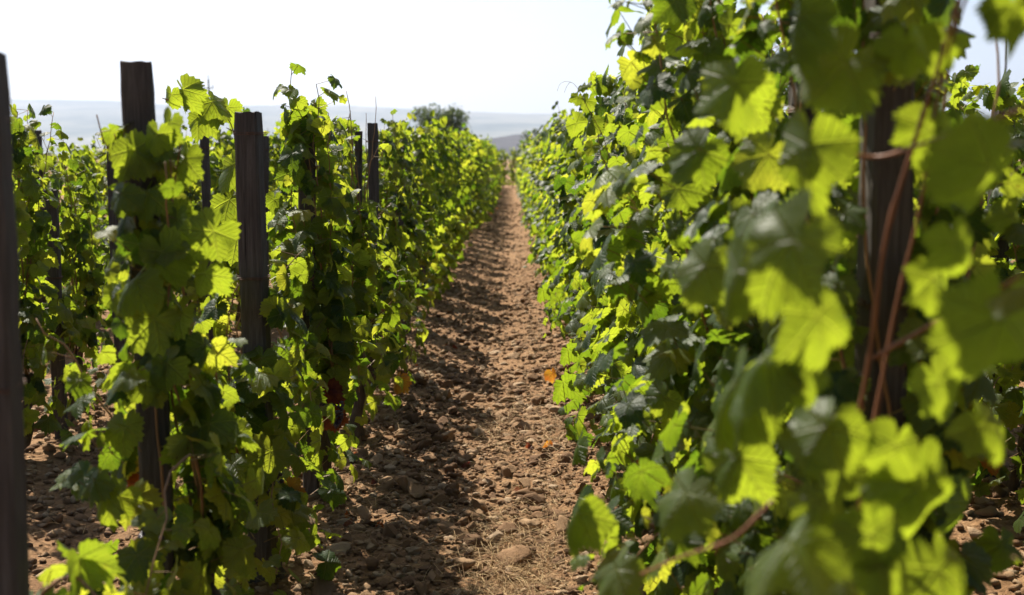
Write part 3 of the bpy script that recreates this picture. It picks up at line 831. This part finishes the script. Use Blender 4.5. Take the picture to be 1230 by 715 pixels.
# bunches of dark grapes
def bunch(parent, p, ln, seed):
    rng = np.random.default_rng(seed)
    parts = []
    ico_v, ico_f = ICO[1]
    for i in range(46):
        t_ = rng.uniform(0, 1) ** 0.8
        rr = 0.036 * (1 - t_ * 0.75) * rng.uniform(0.5, 1) ** .5
        a = rng.uniform(0, 6.28)
        parts.append((ico_v * 0.0085 * rng.uniform(.85, 1.1) + np.array([rr * math.cos(a), rr * math.sin(a), -t_ * ln]), ico_f))
    V, F = join(parts)
    return link("grape_bunch", tri_mesh("grape_bunch", V, F, M_GRAPE), parent, p)
import bmesh
ICO = []
for sub in (1, 2, 3):
    b = bmesh.new(); bmesh.ops.create_icosphere(b, subdivisions=sub, radius=1)
    b.verts.ensure_lookup_table()
    ICO.append((np.array([v.co[:] for v in b.verts]), np.array([[v.index for v in f.verts] for f in b.faces]))); b.free()
for (px, py, d), s in zip([(405, 482, 5.3), (388, 470, 5.4), (182, 640, 3.1), (330, 560, 4.2), (862, 505, 3.0)], range(5)):
    p = at(px, py, d)
    par = vine_at(X_L1 if px < 600 else X_R1, d + 0.2)
    bunch(par, p - Vector(par.location), 0.12, 70 + s)

# dry reddish leaves low in the left vines
for i, (px, py, d, wpx, age) in enumerate([(172, 578, 3.36, 34, .75), (160, 596, 3.36, 36, .95), (166, 545, 3.4, 30, .85), (392, 468, 5.35, 34, .95), (478, 455, 7.0, 26, .6), (400, 500, 5.3, 30, .9), (657, 443, 6.6, 16, .65), (462, 378, 7.6, 26, .7), (345, 585, 4.3, 28, .55)]):
    par = vine_at(X_L1 if px < 600 else X_R1, d + 0.3)
    rng = random.Random(i)
    single_leaf(par, np.array(at(px, py, d)) - np.array(par.location), (rng.uniform(-.5, .5), -.8, .4), (rng.uniform(-.5, .5), 0, -1), wpx / FPX * d / 1.5, age, 60 + i, 0.4, "dry_leaf", "near")

# ------------------------------------------------------------------ stones, straw, fallen leaves
rng = np.random.default_rng(5)
def scatter(n, x0, x1, y0, y1, smin, smax, sub, pw=2.2):
    bv, bf = ICO[sub]
    x = rng.uniform(x0, x1, n); y = rng.uniform(y0, y1, n)
    s = smin + (smax - smin) * rng.uniform(0, 1, n) ** pw
    z = ground_z(x, y)
    sc = np.stack([s * rng.uniform(.8, 1.35, n), s * rng.uniform(.8, 1.2, n), s * rng.uniform(.55, .9, n)], -1)
    m = len(bv)
    f1 = rng.normal(0, 1, (n, 3)) * 1.7; p1 = rng.uniform(0, 6.28, (n, 1)); f2 = rng.normal(0, 1, (n, 3)) * 3.4; p2 = rng.uniform(0, 6.28, (n, 1))
    d = 1 + 0.27 * np.sin(bv @ f1.T + p1.T).T + 0.12 * np.sin(bv @ f2.T + p2.T).T + rng.normal(0, .06, (n, m))
    V = bv[None] * d[..., None]
    for _ in range(7):                                   # broken faces
        q = rng.normal(0, 1, (n, 3)); q /= np.linalg.norm(q, axis=1)[:, None]
        e = np.maximum(np.einsum('nmk,nk->nm', V, q) - rng.uniform(.34, .75, (n, 1)), 0)
        V = V - e[..., None] * q[:, None, :]
    V = V * sc[:, None, :] * 1.25
    a = rng.uniform(0, 6.28, n); c, s_ = np.cos(a)[:, None], np.sin(a)[:, None]
    V = np.stack([V[..., 0] * c - V[..., 1] * s_, V[..., 0] * s_ + V[..., 1] * c, V[..., 2]], -1)
    V += np.stack([x, y, z + sc[:, 2] * rng.uniform(.1, .6, n)], -1)[:, None]
    F = (np.arange(n)[:, None, None] * m + bf[None]).reshape(-1, 3)
    return V.reshape(-1, 3), F
st = join([scatter(1500, -1.7, 1.3, 2.8, 9.5, .02, .046, 2, 2.5), scatter(5000, -1.7, 1.3, 2.8, 9.5, .010, .024, 1, 2.0), scatter(16000, -1.7, 1.3, 2.8, 8, .004, .015, 0), scatter(2600, -1.6, 1.2, 8, 16, .014, .04, 0), scatter(5500, -1.6, 1.2, 8, 20, .008, .02, 0),
           scatter(1500, -1.5, 1.2, 18, 45, .02, .045, 0), scatter(4500, -3.4, -1.4, 3.5, 11, .008, .03, 0), scatter(600, -3.2, -1.4, 4, 9, .015, .038, 1), scatter(4500, 1.2, 3.4, 3.5, 11, .008, .034, 0), scatter(700, 1.2, 2.8, 4.2, 8, .015, .04, 1), scatter(42, -1.4, .9, 3.2, 11, .04, .062, 2, 1.5)])
tag(link("gravel", tri_mesh("gravel", st[0], st[1], M_STONE, smooth=True)), "loose tan stones and clods strewn over the path", "stones", kind="stuff")

def blades(cx, cy, n, rx, ry, ln, seed, flat=0.6):
    g = np.random.default_rng(seed)
    parts_v, parts_f = [], []
    x = cx + g.normal(0, rx, n); y = cy + g.normal(0, ry, n); z = ground_z(x, y)
    a = g.uniform(0, 6.28, n); el = g.uniform(0, 1, n) ** 1.5 * (1 - flat) * 1.5 + 0.06
    l_ = ln * g.uniform(.4, 1.2, n)
    d = np.stack([np.cos(a) * np.cos(el), np.sin(a) * np.cos(el), np.sin(el)], -1)
    p0 = np.stack([x, y, z + 0.006 + g.uniform(0, 0.02, n)], -1)
    p1 = p0 + d * l_[:, None] * .55
    d2 = d + g.normal(0, .25, (n, 3)); d2[:, 2] -= .25
    p2 = p1 + d2 * l_[:, None] * .5
    p2[:, 2] = np.maximum(p2[:, 2], z + .006)
    sd = np.stack([-np.sin(a), np.cos(a), 0 * a], -1) * 0.0011
    up = np.array([0, 0, 0.0011])
    V = np.stack([p0 - sd, p0 + sd, p0 + up, p1 - sd, p1 + sd, p1 + up, p2 - sd * .4, p2 + sd * .4, p2 + up * .4], 1)
    f = np.array([(0, 1, 4), (0, 4, 3), (1, 2, 5), (1, 5, 4), (2, 0, 3), (2, 3, 5), (3, 4, 7), (3, 7, 6), (4, 5, 8), (4, 8, 7), (5, 3, 6), (5, 6, 8)])
    return V.reshape(-1, 3), (np.arange(n)[:, None, None] * 9 + f[None]).reshape(-1, 3)
straw = []
for (px, py, n, rx, ry, ln) in [(610, 655, 1100, .13, .30, .08), (622, 700, 700, .12, .2, .08), (600, 520, 420, .10, .4, .07), (640, 480, 300, .10, .5, .08), (560, 480, 90, .25, .6, .07), (585, 300, 500, .22, 2.2, .12), (570, 260, 500, .25, 4, .16),
                                (628, 300, 500, .12, 3, .14), (500, 690, 120, .4, .5, .07), (60, 640, 120, .4, .8, .08), (560, 340, 240, .15, 1.5, .1), (660, 600, 300, .08, .5, .08), (640, 400, 350, .08, .9, .1), (505, 440, 200, .1, .8, .09), (430, 600, 200, .12, .5, .08), (670, 520, 250, .06, .4, .08)]:
    y = CAM_H * FPX / (py - 190); x = (px - 615) / FPX * y
    straw.append(blades(x, y, n, rx, ry, ln, int(px + py)))
sv = join(straw)
tag(link("straw", tri_mesh("straw", sv[0], sv[1], M_STRAW, smooth=False)), "dry matted straw lying on the soil along the right hedge", "dry grass", kind="stuff")

FL = [("orange fallen vine leaf on stones at the middle of the path", 627, 590, .68, .055), ("dark red fallen leaf beside an orange one at the foot of the right hedge", 640, 538, .97, .05),
      ("orange fallen leaf under the right hedge next to a dark red one", 660, 538, .66, .045), ("small dark red leaf lying alone on the path left of the straw", 557, 556, .95, .04),
      ("small brown red leaf on bare soil between the stakes at the lower left", 72, 702, .75, .04), ("dark red leaf on the path edge below the left hedge", 508, 457, .97, .045)]
for i, (lab, px, py, age, size) in enumerate(FL):
    y = CAM_H * FPX / (py - 190); x = (px - 615) / FPX * y
    o = empty("fallen_leaf", (x, y, float(ground_z(np.array([x]), np.array([y]))[0]) + 0.028), i * 1.3, label=lab, cat="fallen leaf", group="fallen leaves")
    single_leaf(o, (0, 0, 0), (.25, -.45, .9), (.4, -.8, -.1), size, age, 80 + i, 0.5, "blade", "hero")
    V, F = tube(np.array([(0, 0, 0), (-.02, .03, .006), (-.03, .06, 0.0)]), 0.0015, 5)
    link("stalk", tri_mesh("stalk", V, F, M_PET), o)
g_ = random.Random(12)
for i in range(16):
    y = g_.uniform(4.2, 10.5); x = (X_L1 if i % 3 else X_R1 - .1) + g_.uniform(-.25, .45 if i % 3 else .1) * (1 if i % 3 else 1)
    o = empty("fallen_leaf", (x, y, float(ground_z(np.array([x]), np.array([y]))[0]) + 0.022), i * 2.1, label="curled brown dry vine leaf lying under a hedge", cat="fallen leaf", group="dry leaves under the hedges")
    single_leaf(o, (0, 0, 0), (g_.uniform(-.5, .5), g_.uniform(-.6, .1), .8), (g_.uniform(-1, 1), -.6, 0), g_.uniform(.025, .042), g_.uniform(.8, 1.05), 300 + i, 0.9, "blade", "near")
def twig(px, py, dx, dy, lab, seed):
    y = CAM_H * FPX / (py - 190); x = (px - 615) / FPX * y
    g = np.random.default_rng(seed)
    t_ = np.linspace(0, 1, 9)
    P = np.stack([x + dx * t_ + .012 * np.sin(t_ * 5), y + dy * t_ + .01 * np.cos(t_ * 7), ground_z(x + dx * t_, y + dy * t_) + .03 + .006 * np.sin(t_ * 9)], -1)
    V, F = tube(P - P[4], np.linspace(.0035, .002, 9), 6)
    tag(link("twig", tri_mesh("twig", V, F, M_TWIG), None, P[4]), lab, "twig")
twig(556, 606, .05, -.02, "short pale curved twig on the stones below the orange leaf", 3)
twig(520, 470, .03, .12, "thin dry twig on the shaded path", 4)

# ------------------------------------------------------------------ far trees and poles
def tree(x, y, h, rw, seed, label, trunk_h=0.15, n=6500, ls=0.17):
    g = np.random.default_rng(seed)
    o = empty("tree", (x, y, 0), 0, label=label, cat="tree", group="trees beyond the vineyard")
    tp_ = [tube(np.array([(0, 0, -.2), (.05, 0, h * .2), (0, .05, h * .45)]), [.28, .2, .14], 9, True, g, .1)]
    cl = []
    for i in range(22):
        a = g.uniform(0, 6.28); q = g.uniform(.2, .95) * rw; zz = g.uniform(trunk_h, .92) * h
        q *= math.sqrt(max(.05, 1 - ((zz / h - .36) / .66) ** 2))
        c = np.array([math.cos(a) * q, math.sin(a) * q, zz]); cl.append((c, g.uniform(.22, .40) * rw))
        tp_.append(tube(np.array([(0, .03, h * .38), c * .5 + np.array([0, 0, h * .2]), c]), [.09, .05, .02], 6))
    link("trunk", tri_mesh("trunk", *join(tp_), M_BARK), o)
    k_ = g.integers(0, len(cl), n)
    C = np.array([c for c, _ in cl])[k_]; rr = np.array([r_ for _, r_ in cl])[k_]
    d = g.normal(0, 1, (n, 3)); d /= np.linalg.norm(d, axis=1)[:, None]
    p = C + d * (rr * g.uniform(.3, 1.08, n) ** .6)[:, None]
    L = dict(pos=p, nrm=d + g.normal(0, .6, (n, 3)), tip=g.normal(0, 1, (n, 3)), size=g.uniform(.6, 1.2, n) * ls, age=np.zeros(n))
    V, F, co = leaf_arrays(L, "far", g)
    link("crown", tri_mesh("crown", V, F, M_TREE), o)
    return o
p = at(522, 190, 150); tree(p.x, 150, 7.6, 5.0, 1, "rounded dark evergreen tree rising behind the left hedge against the mountains")
p = at(645, 190, 150); tree(p.x, 150, 5.4, 2.2, 2, "small sparse tree beside the grey hill behind the right hedge", n=700)

def utility_pole():
    p = at(253, 190, 150)
    o = empty("utility_pole", (p.x, 150, 0), 0, label="slim distant utility pole with a crossarm standing above the left vines", cat="utility pole")
    h = CAM_H + (190 - 97) / FPX * 150
    V, F = tube(np.array([(0, 0, -.2), (0, 0, h * .5), (0, 0, h)]), [.15, .125, .10], 12)
    link("shaft", tri_mesh("shaft", V, F, M_WOOD), o)
    za = h - 1.15
    V, F = tube(np.array([(-.62, -.13, za), (0, -.13, za), (.62, -.13, za)]), .06, 8)
    link("crossarm", tri_mesh("crossarm", V, F, M_WOOD), o)
    mi = simple("insulator_glass", [(0.3, (.10, .12, .12)), (.7, (.2, .22, .22))], 5, .3)
    for x_, z_ in ((-.56, za), (.56, za), (0, h)):
        pr = [(0, .0), (.035, .05), (.035, .14), (.10, .16), (.085, .22), (.05, .25), (.08, .28), (.05, .36), (0, .38)]
        V, F = tube(np.array([(x_, -.13 if x_ else 0, z_ + .04 + b) for a, b in pr]), [max(a, .004) for a, b in pr], 10)
        link("insulator", tri_mesh("insulator", V, F, mi), o)
utility_pole()
p = at(1203, 190, 42)
o = empty("utility_pole", (p.x, 42, 0), 0, label="thin bare pole seen in the bright gap between the blurred right leaves", cat="utility pole")
V, F = tube(np.array([(0, 0, -.2), (0, 0, 3), (0, 0, 6.6)]), [.045, .04, .032], 10)
link("shaft", tri_mesh("shaft", V, F, M_WOOD), o)
V, F = tube(np.array([(0, 0, 6.59), (0, 0, 6.66), (0, 0, 6.68)]), [.04, .04, .01], 10)
link("cap", tri_mesh("cap", V, F, M_WIRE), o)
